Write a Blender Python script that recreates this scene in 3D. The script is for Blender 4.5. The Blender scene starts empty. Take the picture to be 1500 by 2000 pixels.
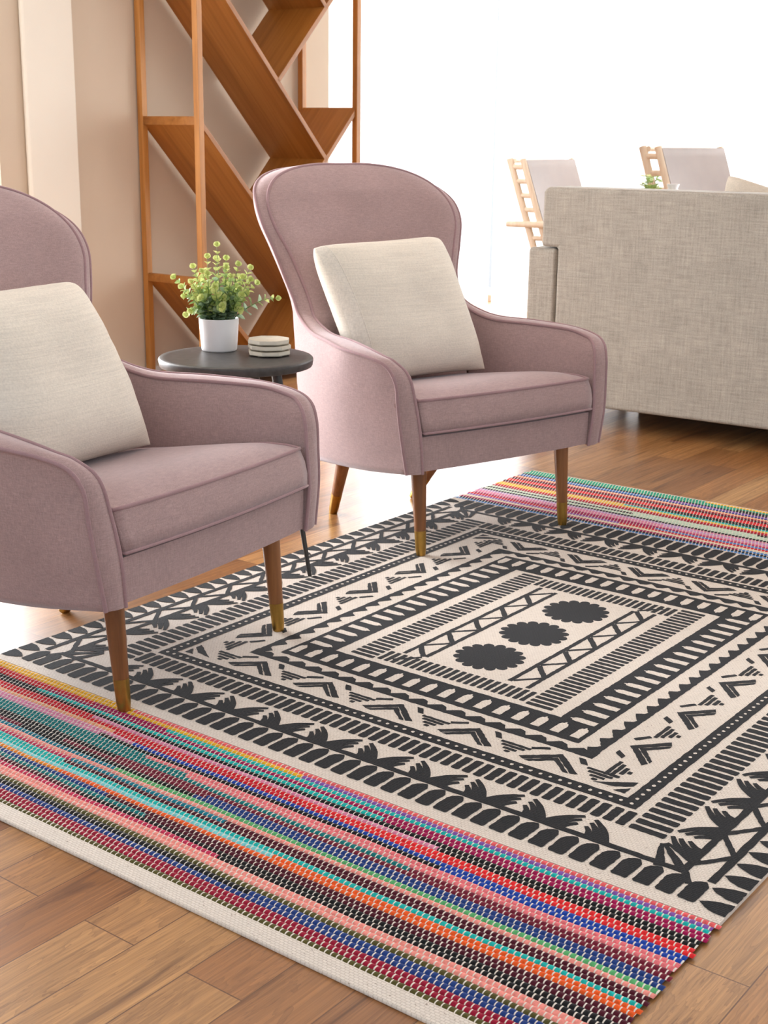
import bpy, bmesh, math, random
from mathutils import Vector, Matrix, noise
random.seed(7)
S = bpy.context.scene
COL = S.collection
PI = math.pi

# ------------------------------------------------------------------ camera
cam_d = bpy.data.cameras.new('camera')
cam = bpy.data.objects.new('camera', cam_d)
COL.objects.link(cam)
cam_d.sensor_fit = 'VERTICAL'
cam_d.sensor_height = 36.0
cam_d.lens = 2669.0 / 2000.0 * 36.0
pitch, roll = 0.2688, -0.0125
fwd = Vector((0, math.cos(pitch), -math.sin(pitch)))
rgt = Vector((1, 0, 0))
dwn = fwd.cross(rgt)
r2 = rgt * math.cos(roll) + dwn * math.sin(roll)
d2 = -rgt * math.sin(roll) + dwn * math.cos(roll)
M = Matrix(((r2.x, -d2.x, -fwd.x), (r2.y, -d2.y, -fwd.y), (r2.z, -d2.z, -fwd.z)))
cam.matrix_world = Matrix.Translation((0, 0, 1.12)) @ M.to_4x4()
cam_d.dof.use_dof = True
cam_d.dof.focus_distance = 2.5
cam_d.dof.aperture_fstop = 16.0
S.camera = cam

# ------------------------------------------------------------------ colour management, world, daylight
S.view_settings.view_transform = 'Standard'
S.view_settings.look = 'None'
S.view_settings.gamma = 1.0
S.view_settings.use_curve_mapping = False
S.view_settings.exposure = 0.2

TH = -0.648                                   # the room's axes: s along the window wall, t along the shelf wall
C0 = Vector((0.352, 2.992, 0))
E1 = Vector((math.cos(TH), math.sin(TH), 0))
E2 = Vector((-math.sin(TH), math.cos(TH), 0))
def RM(s, t, z=0.0):
    return C0 + E1 * s + E2 * t + Vector((0, 0, z))
ROOM = Matrix.Translation(C0) @ Matrix.Rotation(TH, 4, 'Z')

W = bpy.data.worlds.new('world')
S.world = W
W.use_nodes = True
W.node_tree.nodes['Background'].inputs[0].default_value = (0.88, 0.94, 1.0, 1)
W.node_tree.nodes['Background'].inputs[1].default_value = 0.84

def area(name, loc, direction, sx, sy, power, color):
    l = bpy.data.lights.new(name, 'AREA')
    l.shape = 'RECTANGLE'; l.size = sx; l.size_y = sy; l.energy = power; l.color = color
    o = bpy.data.objects.new(name, l); COL.objects.link(o)
    o.location = loc
    o.rotation_euler = Vector(direction).to_track_quat('-Z', 'Y').to_euler()
    return o
# daylight outside the curtained window wall, and outside the window of the left wall
area('daylight_back', RM(-1.3, 6.0, 1.45), -E2, 8.6, 2.9, 640, (0.94, 0.97, 1.0))
area('daylight_side', RM(-3.80, 0.45, 1.25), E1, 3.4, 2.3, 450, (0.95, 0.97, 1.0))

# ------------------------------------------------------------------ materials
def srgb(c):
    def f(v):
        v /= 255.0
        return v / 12.92 if v <= 0.04045 else ((v + 0.055) / 1.055) ** 2.4
    return (f(c[0]), f(c[1]), f(c[2]), 1.0)

class NT:
    def __init__(self, name):
        self.m = bpy.data.materials.new(name); self.m.use_nodes = True
        self.t = self.m.node_tree; self.b = self.t.nodes['Principled BSDF']
        self.out = self.t.nodes['Material Output']
    def n(self, typ, **kw):
        x = self.t.nodes.new(typ)
        for k, v in kw.items():
            if k.startswith('i_'):
                x.inputs[k[2:].replace('_', ' ')].default_value = v
            else:
                setattr(x, k, v)
        return x
    def l(self, a, b): self.t.links.new(a, b)
    def coord(self, which='Object', scale=(1, 1, 1), rot=(0, 0, 0)):
        tc = self.n('ShaderNodeTexCoord'); mp = self.n('ShaderNodeMapping')
        mp.inputs['Scale'].default_value = scale; mp.inputs['Rotation'].default_value = rot
        self.l(tc.outputs[which], mp.inputs['Vector']); return mp.outputs['Vector']
    def ramp(self, fac, stops):
        r = self.n('ShaderNodeValToRGB'); e = r.color_ramp.elements
        while len(e) < len(stops): e.new(0.5)
        for el, (p, c) in zip(e, stops): el.position = p; el.color = c
        self.l(fac, r.inputs['Fac']); return r.outputs['Color']
    def mix(self, fac, a, b, mode='MIX'):
        x = self.n('ShaderNodeMix', data_type='RGBA', blend_type=mode)
        for sock, v in ((x.inputs[0], fac), (x.inputs[6], a), (x.inputs[7], b)):
            if hasattr(v, 'is_linked') or hasattr(v, 'links'): self.l(v, sock)
            else: sock.default_value = v
        return x.outputs[2]
    def math(self, op, a, b=0.0):
        x = self.n('ShaderNodeMath', operation=op)
        for sock, v in ((x.inputs[0], a), (x.inputs[1], b)):
            if hasattr(v, 'links'): self.l(v, sock)
            else: sock.default_value = v
        return x.outputs[0]
    def bump(self, h, strength=0.3, dist=0.002):
        b = self.n('ShaderNodeBump'); b.inputs['Strength'].default_value = strength; b.inputs['Distance'].default_value = dist
        self.l(h, b.inputs['Height']); self.l(b.outputs['Normal'], self.b.inputs['Normal'])
    def set(self, **kw):
        for k, v in kw.items(): self.b.inputs[k.replace('_', ' ')].default_value = v

def plain(name, rgb, rough=0.6, metal=0.0, var=0.06, scale=25.0, bump=0.0):
    t = NT(name); v = t.coord()
    nz = t.n('ShaderNodeTexNoise', i_Scale=scale, i_Detail=3.0); t.l(v, nz.inputs['Vector'])
    c = srgb(rgb); lo = tuple(x * (1 - var) for x in c[:3]) + (1,); hi = tuple(min(1, x * (1 + var)) for x in c[:3]) + (1,)
    t.l(t.ramp(nz.outputs['Fac'], [(0.3, lo), (0.7, hi)]), t.b.inputs['Base Color'])
    t.set(Roughness=rough, Metallic=metal)
    if bump: t.bump(nz.outputs['Fac'], bump, 0.001)
    return t.m

def fabric(name, rgb, thread=900.0, var=0.16, sheen=0.25, slub=False, coarse=0.10, sheen_tint=(1, 1, 1, 1), bump=0.25, cross=(60, 420)):
    t = NT(name); v = t.coord()
    c = srgb(rgb)
    f1 = t.n('ShaderNodeTexNoise', i_Scale=thread * 0.55, i_Detail=2.0); t.l(v, f1.inputs['Vector'])
    st = t.coord(scale=(8, 8, 420) if slub else (cross[0], cross[0], cross[1]))
    f2 = t.n('ShaderNodeTexNoise', i_Scale=1.0, i_Detail=2.0); t.l(st, f2.inputs['Vector'])
    st3 = t.coord(scale=(cross[1], cross[1], cross[0]))
    f3 = t.n('ShaderNodeTexNoise', i_Scale=1.0, i_Detail=2.0); t.l(st3, f3.inputs['Vector'])
    a = t.math('ADD', f1.outputs['Fac'], f2.outputs['Fac'])
    if not slub: a = t.math('ADD', a, f3.outputs['Fac'])
    a = t.math('MULTIPLY', a, 0.5 if slub else 0.3333)
    big = t.n('ShaderNodeTexNoise', i_Scale=7.0, i_Detail=2.0); t.l(v, big.inputs['Vector'])
    base = t.ramp(a, [(0.34, tuple(x * (1 - var) for x in c[:3]) + (1,)), (0.66, tuple(min(1, x * (1 + var)) for x in c[:3]) + (1,))])
    shade = t.ramp(big.outputs['Fac'], [(0.3, (1 - coarse,) * 3 + (1,)), (0.7, (1, 1, 1, 1))])
    t.l(t.mix(1.0, base, shade, 'MULTIPLY'), t.b.inputs['Base Color'])
    t.set(Roughness=0.88, Sheen_Weight=sheen, Sheen_Roughness=0.45, Sheen_Tint=sheen_tint)
    t.b.inputs['Specular IOR Level'].default_value = 0.25
    t.bump(a, bump, 0.0015)
    return t.m

def wood(name, dark, mid, light, axis='Z', rough=0.42, scale=1.0, spec=0.5):
    t = NT(name)
    sc = {'X': (2.2, 38, 38), 'Y': (30, 1.2, 30), 'Z': (38, 38, 2.2)}[axis]
    v = t.coord(scale=tuple(s * scale for s in sc))
    n1 = t.n('ShaderNodeTexNoise', i_Scale=1.0, i_Detail=5.0, i_Roughness=0.6, i_Distortion=0.6); t.l(v, n1.inputs['Vector'])
    v2 = t.coord(scale=tuple(s * scale * 0.22 for s in sc))
    n2 = t.n('ShaderNodeTexNoise', i_Scale=1.0, i_Detail=2.0); t.l(v2, n2.inputs['Vector'])
    f = t.math('ADD', t.math('MULTIPLY', n1.outputs['Fac'], 0.6), t.math('MULTIPLY', n2.outputs['Fac'], 0.4))
    t.l(t.ramp(f, [(0.33, srgb(dark)), (0.5, srgb(mid)), (0.68, srgb(light))]), t.b.inputs['Base Color'])
    t.set(Roughness=rough); t.b.inputs['Specular IOR Level'].default_value = spec
    t.bump(n1.outputs['Fac'], 0.08, 0.001)
    return t.m

def floor_material():
    t = NT('floor_planks')
    tc = t.n('ShaderNodeTexCoord'); sep = t.n('ShaderNodeSeparateXYZ'); t.l(tc.outputs['Object'], sep.inputs[0])
    cmb = t.n('ShaderNodeCombineXYZ'); t.l(sep.outputs['Y'], cmb.inputs['X']); t.l(sep.outputs['X'], cmb.inputs['Y'])
    br = t.n('ShaderNodeTexBrick', offset=0.37, offset_frequency=2, squash=1.0)
    br.inputs['Color1'].default_value = (0, 0, 0, 1); br.inputs['Color2'].default_value = (1, 1, 1, 1)
    br.inputs['Mortar'].default_value = (0.5, 0.5, 0.5, 1)
    br.inputs['Scale'].default_value = 1.0; br.inputs['Mortar Size'].default_value = 0.0012
    br.inputs['Mortar Smooth'].default_value = 0.3
    br.inputs['Brick Width'].default_value = 0.72; br.inputs['Row Height'].default_value = 0.105
    t.l(cmb.outputs[0], br.inputs['Vector'])
    sc = t.n('ShaderNodeVectorMath', operation='MULTIPLY'); sc.inputs[1].default_value = (1.7, 16.0, 1.0)
    t.l(cmb.outputs[0], sc.inputs[0])
    off = t.n('ShaderNodeVectorMath', operation='ADD'); t.l(sc.outputs[0], off.inputs[0])
    offc = t.n('ShaderNodeCombineXYZ'); t.l(t.math('MULTIPLY', br.outputs['Color'], 37.0), offc.inputs['X']); t.l(t.math('MULTIPLY', br.outputs['Color'], 91.0), offc.inputs['Z'])
    t.l(offc.outputs[0], off.inputs[1])
    g1 = t.n('ShaderNodeTexNoise', i_Scale=1.0, i_Detail=4.0, i_Roughness=0.55, i_Distortion=1.6); t.l(off.outputs[0], g1.inputs['Vector'])
    sc2 = t.n('ShaderNodeVectorMath', operation='MULTIPLY'); sc2.inputs[1].default_value = (2.2, 14.0, 1.0); t.l(off.outputs[0], sc2.inputs[0])
    g2 = t.n('ShaderNodeTexNoise', i_Scale=1.0, i_Detail=3.0, i_Roughness=0.6, i_Distortion=0.4); t.l(sc2.outputs[0], g2.inputs['Vector'])
    # growth rings: bands of the slow noise
    ring = t.math('FRACT', t.math('MULTIPLY', g1.outputs['Fac'], 11.0))
    ring = t.math('POWER', ring, 3.0)
    tone = t.ramp(br.outputs['Color'], [(0.0, srgb((160, 106, 62))), (0.28, srgb((190, 142, 90))), (0.52, srgb((138, 90, 54))), (0.76, srgb((178, 124, 74))), (1.0, srgb((200, 154, 102)))])
    streak = t.ramp(g1.outputs['Fac'], [(0.27, (0.34, 0.29, 0.27, 1)), (0.42, (0.86, 0.84, 0.82, 1)), (0.62, (1.04, 1.03, 1.0, 1)), (0.8, (0.78, 0.74, 0.70, 1))])
    fine = t.ramp(g2.outputs['Fac'], [(0.3, (0.70, 0.67, 0.64, 1)), (0.7, (1.16, 1.16, 1.14, 1))])
    c = t.mix(1.0, tone, streak, 'MULTIPLY'); c = t.mix(1.0, c, fine, 'MULTIPLY')
    c = t.mix(t.math('MULTIPLY', ring, 0.42), c, srgb((104, 66, 40)))
    c = t.mix(t.math('MULTIPLY', br.outputs['Fac'], 0.55), c, srgb((70, 44, 28)))
    t.l(c, t.b.inputs['Base Color'])
    t.l(t.ramp(g2.outputs['Fac'], [(0.3, (0.36,) * 3 + (1,)), (0.7, (0.28,) * 3 + (1,))]), t.b.inputs['Roughness'])
    t.set(Coat_Weight=0.25, Coat_Roughness=0.22)
    h = t.math('SUBTRACT', t.math('MULTIPLY', g2.outputs['Fac'], 0.25), br.outputs['Fac'])
    t.bump(h, 0.12, 0.001)
    return t.m

def weave_plain(name, rgb, rgb2, speck=True):
    # plain-woven cotton: rows along local X with small alternating bumps
    t = NT(name)
    tc = t.n('ShaderNodeTexCoord')
    br = t.n('ShaderNodeTexBrick', offset=0.5, offset_frequency=2)
    br.inputs['Color1'].default_value = (0.75,) * 3 + (1,); br.inputs['Color2'].default_value = (1, 1, 1, 1); br.inputs['Mortar'].default_value = (0, 0, 0, 1)
    br.inputs['Scale'].default_value = 1.0; br.inputs['Mortar Size'].default_value = 0.0007; br.inputs['Mortar Smooth'].default_value = 1.0
    br.inputs['Brick Width'].default_value = 0.0080; br.inputs['Row Height'].default_value = 0.0050
    nz = t.n('ShaderNodeTexNoise', i_Scale=60.0, i_Detail=2.0); t.l(tc.outputs['Object'], nz.inputs['Vector'])
    wv = t.n('ShaderNodeVectorMath', operation='MULTIPLY_ADD'); wv.inputs[1].default_value = (0.002, 0.002, 0)
    t.l(nz.outputs['Color'], wv.inputs[0]); t.l(tc.outputs['Object'], wv.inputs[2]); t.l(wv.outputs[0], br.inputs['Vector'])
    c = t.ramp(br.outputs['Color'], [(0.0, srgb(rgb2)), (0.8, srgb(rgb)), (1.0, tuple(min(1, x * 1.06) for x in srgb(rgb)[:3]) + (1,))])
    if speck:
        sp = t.n('ShaderNodeTexNoise', i_Scale=230.0, i_Detail=1.0); t.l(tc.outputs['Object'], sp.inputs['Vector'])
        c = t.mix(t.ramp(sp.outputs['Fac'], [(0.70, (0, 0, 0, 1)), (0.76, (0.7,) * 3 + (1,))]), c, srgb((150, 128, 110)))
    t.l(c, t.b.inputs['Base Color'])
    t.set(Roughness=0.92, Sheen_Weight=0.1); t.b.inputs['Specular IOR Level'].default_value = 0.2
    t.bump(br.outputs['Color'], 0.55, 0.0016)
    return t.m

def rag_material():
    # rag weft: dyed strips (colour carried per strip) crossed by thin white warp threads
    t = NT('rag_weave')
    ca = t.n('ShaderNodeVertexColor', layer_name='dye')
    uv = t.n('ShaderNodeUVMap', uv_map='weave'); sep = t.n('ShaderNodeSeparateXYZ'); t.l(uv.outputs[0], sep.inputs[0])
    tc = t.n('ShaderNodeTexCoord')
    nz = t.n('ShaderNodeTexNoise', i_Scale=45.0, i_Detail=2.0); t.l(tc.outputs['Object'], nz.inputs['Vector'])
    fr = t.math('FRACT', t.math('ADD', sep.outputs[0], t.math('MULTIPLY', nz.outputs['Fac'], 0.14)))
    warp = t.math('LESS_THAN', fr, 0.20)
    vv = t.math('LESS_THAN', t.math('ABSOLUTE', t.math('SUBTRACT', sep.outputs[1], 0.5)), 0.47)
    warp = t.math('MULTIPLY', warp, vv)
    n2 = t.n('ShaderNodeTexNoise', i_Scale=140.0, i_Detail=3.0); t.l(tc.outputs['Object'], n2.inputs['Vector'])
    var = t.ramp(n2.outputs['Fac'], [(0.3, (0.74,) * 3 + (1,)), (0.7, (1.08,) * 3 + (1,))])
    c = t.mix(1.0, ca.outputs['Color'], var, 'MULTIPLY')
    c = t.mix(warp, c, srgb((236, 228, 216)))
    t.l(c, t.b.inputs['Base Color'])
    t.set(Roughness=0.9, Sheen_Weight=0.1); t.b.inputs['Specular IOR Level'].default_value = 0.2
    t.bump(n2.outputs['Fac'], 0.35, 0.001)
    return t.m

def curtain_material():
    t = NT('sheer_curtain'); t.t.nodes.remove(t.b)
    tr = t.n('ShaderNodeBsdfTransparent'); tr.inputs[0].default_value = (1, 1, 1, 1)
    tl = t.n('ShaderNodeBsdfTranslucent'); tl.inputs[0].default_value = (0.93, 0.92, 0.91, 1)
    df = t.n('ShaderNodeBsdfDiffuse'); df.inputs[0].default_value = (0.90, 0.89, 0.88, 1)
    a = t.n('ShaderNodeMixShader'); a.inputs[0].default_value = 0.35; t.l(tl.outputs[0], a.inputs[1]); t.l(df.outputs[0], a.inputs[2])
    b = t.n('ShaderNodeMixShader'); b.inputs[0].default_value = 0.6; t.l(tr.outputs[0], b.inputs[1]); t.l(a.outputs[0], b.inputs[2])
    t.l(b.outputs[0], t.out.inputs['Surface']); return t.m

def pane_material():
    t = NT('window_glass'); t.t.nodes.remove(t.b)
    tr = t.n('ShaderNodeBsdfTransparent'); gl = t.n('ShaderNodeBsdfGlossy'); gl.inputs['Roughness'].default_value = 0.02
    b = t.n('ShaderNodeMixShader'); b.inputs[0].default_value = 0.06; t.l(tr.outputs[0], b.inputs[1]); t.l(gl.outputs[0], b.inputs[2])
    t.l(b.outputs[0], t.out.inputs['Surface']); return t.m

def leaf_material(name, a, b):
    t = NT(name); v = t.coord()
    nz = t.n('ShaderNodeTexNoise', i_Scale=70.0, i_Detail=2.0); t.l(v, nz.inputs['Vector'])
    t.l(t.ramp(nz.outputs['Fac'], [(0.35, srgb(a)), (0.65, srgb(b))]), t.b.inputs['Base Color'])
    t.set(Roughness=0.5, Subsurface_Weight=0.0); t.b.inputs['Specular IOR Level'].default_value = 0.35
    tl = t.n('ShaderNodeBsdfTranslucent'); tl.inputs[0].default_value = srgb(b)
    mx = t.n('ShaderNodeMixShader'); mx.inputs[0].default_value = 0.3
    t.l(t.b.outputs[0], mx.inputs[1]); t.l(tl.outputs[0], mx.inputs[2]); t.l(mx.outputs[0], t.out.inputs['Surface'])
    return t.m

MAUVE = fabric('mauve_wool', (177, 150, 148), sheen=0.5, var=0.20, sheen_tint=(1.0, 0.93, 0.97, 1))
MAUVE_PIPE = fabric('mauve_piping', (170, 138, 141), sheen=0.25, var=0.10)
CREAM = fabric('cream_slub', (238, 230, 216), thread=420, var=0.10, slub=True, sheen=0.1, coarse=0.05, bump=0.5)
CREAM_EDGE = fabric('cream_boucle_lit', (240, 233, 221), thread=330, var=0.14, sheen=0.1, bump=0.6)  # lighter than the cover: light on the pillow's curved side put into colour
LINEN = fabric('beige_linen', (164, 156, 144), thread=420, var=0.27, sheen=0.1, coarse=0.12, cross=(12, 170))
LINEN_PALE = fabric('pale_linen', (214, 202, 186), thread=360, var=0.12, sheen=0.1)
LEG = wood('walnut_leg', (104, 62, 30), (140, 88, 46), (164, 108, 60), 'Z', 0.38)
TEAK = wood('teak', (134, 82, 30), (162, 104, 42), (182, 124, 58), 'Y', 0.45)
TEAK_Z = wood('teak_post', (146, 94, 40), (180, 122, 58), (204, 146, 78), 'Z', 0.45)
PALEWOOD = wood('pale_oak', (214, 190, 164), (226, 206, 182), (236, 220, 198), 'Z', 0.5)
BRASS = plain('brass', (176, 138, 70), 0.36, 1.0, 0.10, 60)
DARKMETAL = plain('dark_metal', (72, 70, 68), 0.42, 0.6, 0.1, 40)
SLATE = plain('dark_tabletop', (66, 63, 61), 0.42, 0.0, 0.28, 55, 0.1)
CERAMIC = plain('white_ceramic', (238, 237, 238), 0.42, 0.0, 0.02, 10)
STONE = plain('cream_stone', (226, 218, 200), 0.55, 0.0, 0.05, 60, 0.05)
LEATHER = plain('taupe_leather', (108, 88, 76), 0.5, 0.0, 0.06, 9, 0.05)
RUBBER = plain('black_plastic', (24, 24, 24), 0.5)
SOIL = plain('dark_moss', (44, 58, 30), 0.95, 0, 0.4, 120, 0.4)
WALL = plain('warm_plaster', (210, 195, 175), 0.9, 0, 0.02, 3)
COLUMN = plain('cream_plaster', (242, 238, 226), 0.9, 0, 0.015, 3)
WHITE = plain('white_paint', (240, 238, 234), 0.6, 0, 0.01, 3)
CEIL = plain('ceiling_paint', (236, 232, 226), 0.95, 0, 0.01, 3)
BLIND = plain('white_slats', (240, 240, 240), 0.6, 0, 0.01, 3)
FLOOR = floor_material()
CURTAIN = curtain_material()
PANE = pane_material()
COTTON = weave_plain('cream_cotton', (232, 222, 210), (206, 192, 178))
PRINT = weave_plain('black_print', (24, 24, 27), (12, 12, 14), speck=False)
RAG = rag_material()
LEAF_A = leaf_material('leaf_lime', (178, 198, 108), (220, 226, 152))
LEAF_B = leaf_material('leaf_green', (128, 160, 88), (180, 202, 134))
LEAF_C = leaf_material('leaf_bluegreen', (104, 136, 98), (176, 198, 168))
STEM = plain('leaf_stem', (118, 140, 78), 0.6)

# ------------------------------------------------------------------ mesh helpers
class MB:
    def __init__(self): self.v = []; self.f = []; self.mi = []; self.sm = []
    def add(self, verts, faces, mi=0, smooth=True):
        o = len(self.v); self.v += [tuple(x) for x in verts]
        self.f += [tuple(i + o for i in f) for f in faces]
        self.mi += [mi] * len(faces); self.sm += [smooth] * len(faces)
    def grid(self, rows, mi=0, closed_u=False, closed_v=False, smooth=True, flip=False):
        n = len(rows); m = len(rows[0]); vs = [p for r in rows for p in r]; fs = []
        for i in range(n if closed_u else n - 1):
            for j in range(m if closed_v else m - 1):
                a = i * m + j; b = i * m + (j + 1) % m; c = ((i + 1) % n) * m + (j + 1) % m; d = ((i + 1) % n) * m + j
                fs.append((a, d, c, b) if flip else (a, b, c, d))
        self.add(vs, fs, mi, smooth)
    def tube(self, pts, r, seg=8, mi=0, cap=True, closed=False):
        pts = [Vector(p) for p in pts]; n = len(pts); rings = []; prev = None
        for i, p in enumerate(pts):
            if closed: tg = pts[(i + 1) % n] - pts[i - 1]
            else: tg = pts[min(i + 1, n - 1)] - pts[max(i - 1, 0)]
            if tg.length < 1e-9: tg = Vector((0, 0, 1))
            tg.normalize()
            if prev is None:
                ref = Vector((0, 0, 1)) if abs(tg.z) < 0.9 else Vector((1, 0, 0))
                nrm = (ref - tg * ref.dot(tg)).normalized()
            else:
                nrm = prev - tg * prev.dot(tg)
                nrm = nrm.normalized() if nrm.length > 1e-6 else prev
            prev = nrm; bn = tg.cross(nrm); rr = r[i] if isinstance(r, (list, tuple)) else r
            rings.append([p + (nrm * math.cos(2 * PI * k / seg) + bn * math.sin(2 * PI * k / seg)) * rr for k in range(seg)])
        self.grid(rings, mi, closed_u=closed, closed_v=True)
        if cap and not closed:
            self.add(rings[0], [tuple(range(seg))[::-1]], mi, False); self.add(rings[-1], [tuple(range(seg))], mi, False)
    def lathe(self, prof, seg=48, c=(0, 0, 0), mi=0, smooth=True):
        rows = [[(c[0] + r * math.cos(2 * PI * k / seg), c[1] + r * math.sin(2 * PI * k / seg), c[2] + z) for k in range(seg)] for r, z in prof]
        self.grid(rows, mi, closed_v=True, smooth=smooth)
    def prism(self, poly, z0, z1, mi=0, sides=True, bottom=False):
        n = len(poly); b = [(x, y, z0) for x, y in poly]; t = [(x, y, z1) for x, y in poly]
        fs = [tuple(range(n, 2 * n))]
        if sides: fs += [(i, (i + 1) % n, n + (i + 1) % n, n + i) for i in range(n)]
        if bottom: fs.append(tuple(range(n))[::-1])
        self.add(b + t, fs, mi, False)
    def box(self, lo, hi, mi=0, M=None):
        x0, y0, z0 = lo; x1, y1, z1 = hi
        vs = [Vector(p) for p in ((x0, y0, z0), (x1, y0, z0), (x1, y1, z0), (x0, y1, z0), (x0, y0, z1), (x1, y0, z1), (x1, y1, z1), (x0, y1, z1))]
        if M: vs = [M @ p for p in vs]
        self.add(vs, [(0, 3, 2, 1), (4, 5, 6, 7), (0, 1, 5, 4), (1, 2, 6, 5), (2, 3, 7, 6), (3, 0, 4, 7)], mi, False)
    def build(self, name, mats, parent=None, bevel=0.0, segs=2, weld=False, fixn=False, subsurf=0):
        me = bpy.data.meshes.new(name); me.from_pydata(self.v, [], self.f)
        if not isinstance(mats, (list, tuple)): mats = [mats]
        for m in mats: me.materials.append(m)
        me.polygons.foreach_set('material_index', self.mi); me.polygons.foreach_set('use_smooth', self.sm)
        me.update()
        if weld or fixn:
            bm = bmesh.new(); bm.from_mesh(me)
            if weld: bmesh.ops.remove_doubles(bm, verts=bm.verts, dist=2e-4)
            if fixn: bmesh.ops.recalc_face_normals(bm, faces=bm.faces)
            bm.to_mesh(me); bm.free()
        o = bpy.data.objects.new(name, me); COL.objects.link(o)
        if parent: o.parent = parent
        if bevel:
            b = o.modifiers.new('bevel', 'BEVEL'); b.width = bevel; b.segments = segs; b.limit_method = 'ANGLE'; b.angle_limit = 0.7
            for p in me.polygons: p.use_smooth = True
            w = o.modifiers.new('wn', 'WEIGHTED_NORMAL'); w.keep_sharp = False
        if subsurf:
            s = o.modifiers.new('sub', 'SUBSURF'); s.levels = subsurf; s.render_levels = subsurf
        return o

def tag(o, label, cat, group=None):
    o['label'] = label; o['category'] = cat
    if group: o['group'] = group
    return o
def thing(name, label, cat, loc=(0, 0, 0), rotz=0.0, group=None):
    o = bpy.data.objects.new(name, None); COL.objects.link(o)
    o.location = loc; o.rotation_euler = (0, 0, rotz); o.empty_display_size = 0.1
    return tag(o, label, cat, group)
def struct(name, mb, mat, **kw):
    o = mb.build(name, mat, **kw); o['kind'] = 'structure'; return o
def room(o):
    o.matrix_world = ROOM; return o
def dup(root, loc, rotz, label, group=None):
    r = root.copy(); COL.objects.link(r); r.location = loc; r.rotation_euler = (0, 0, rotz); r['label'] = label
    if group: r['group'] = group
    for ch in list(root.children):
        c = ch.copy(); COL.objects.link(c); c.parent = r
        for g in list(ch.children):
            d = g.copy(); COL.objects.link(d); d.parent = c
    return r
def catmull(P, n):
    Q = [Vector(p) for p in P]; out = []
    Q = [Q[0] * 2 - Q[1]] + Q + [Q[-1] * 2 - Q[-2]]
    for i in range(1, len(Q) - 2):
        a, b, c, d = Q[i - 1:i + 3]
        for k in range(n):
            t = k / n
            out.append(0.5 * (2 * b + (c - a) * t + (2 * a - 5 * b + 4 * c - d) * t * t + (3 * b - a - 3 * c + d) * t ** 3))
    out.append(Q[-2].copy()); return out
def lerp(a, b, t): return a + (b - a) * t
def interp(x, xs, ys):
    if x <= xs[0]: return ys[0]
    for i in range(len(xs) - 1):
        if x <= xs[i + 1]:
            t = (x - xs[i]) / (xs[i + 1] - xs[i]); return ys[i] + (ys[i + 1] - ys[i]) * t
    return ys[-1]

# ------------------------------------------------------------------ the room
WS = -3.065                                    # s of the shelf wall's face
b = MB(); b.box((-6.5, -4.5, -0.05), (4.5, 5.75, 0.0))
o = struct('floor', b, FLOOR); room(o)
b = MB(); b.box((-6.5, -2.0, 2.75), (4.5, 5.75, 2.85))
o = struct('ceiling', b, CEIL); room(o)
b = MB()
T1 = 2.96
for (t0, t1, z0, z1) in ((0.92, T1, 0, 2.75), (-0.85, 0.92, 2.3, 2.75), (-0.85, 0.92, 0, 0.12), (-4.0, -0.85, 0, 2.75)):
    b.box((WS - 0.16, t0, z0), (WS, t1, z1))
o = struct('wall_left', b, WALL); room(o)
b = MB(); b.box((WS, 1.045, 0), (WS + 0.030, 1.30, 2.75))
o = struct('trim_1', b, COLUMN, bevel=0.012, segs=4); room(o)
b = MB(); b.box((WS, 1.31, 0), (WS + 0.014, T1, 0.09)); b.box((WS, -3.9, 0), (WS + 0.014, 1.04, 0.09))
o = struct('baseboard_left', b, WHITE, bevel=0.003); room(o)
# the left wall's window
b = MB()
for (t0, t1, z0, z1) in ((-0.85, -0.80, 0.12, 2.3), (0.87, 0.92, 0.12, 2.3), (-0.80, 0.87, 0.12, 0.17), (-0.80, 0.87, 2.25, 2.3), (0.01, 0.05, 0.17, 2.25)):
    b.box((WS - 0.13, t0, z0), (WS - 0.03, t1, z1))
w2 = struct('window_2', b, WHITE); room(w2)
b = MB(); b.box((WS - 0.085, -0.80, 0.17), (WS - 0.08, 0.01, 2.25)); b.box((WS - 0.085, 0.05, 0.17), (WS - 0.08, 0.87, 2.25))
b.build('window_pane', PANE, w2)
# the window wall behind the curtains
b = MB()
for s0, s1, z0, z1 in ((-6.5, 4.5, 2.6, 2.75), (-6.5, -5.6, 0, 2.6), (3.4, 4.5, 0, 2.6), (-5.6, 3.4, 0, 0.04)):
    b.box((s0, 5.6, z0), (s1, 5.75, z1))
o = struct('wall_back', b, WALL); room(o)
b = MB()
for k in range(7):
    s = -5.6 + k * 1.5
    b.box((s - 0.012, 5.64, 0.04), (s + 0.012, 5.68, 2.6))
b.box((-5.6, 5.63, 0.04), (3.4, 5.69, 0.08)); b.box((-5.6, 5.63, 2.56), (3.4, 5.69, 2.6))
w1 = struct('window_1', b, WHITE); room(w1)
b = MB()
for k in range(6):
    s = -5.6 + k * 1.5
    b.box((s + 0.012, 5.658, 0.08), (s + 1.488, 5.662, 2.56))
b.build('window_pane', PANE, w1)

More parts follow.
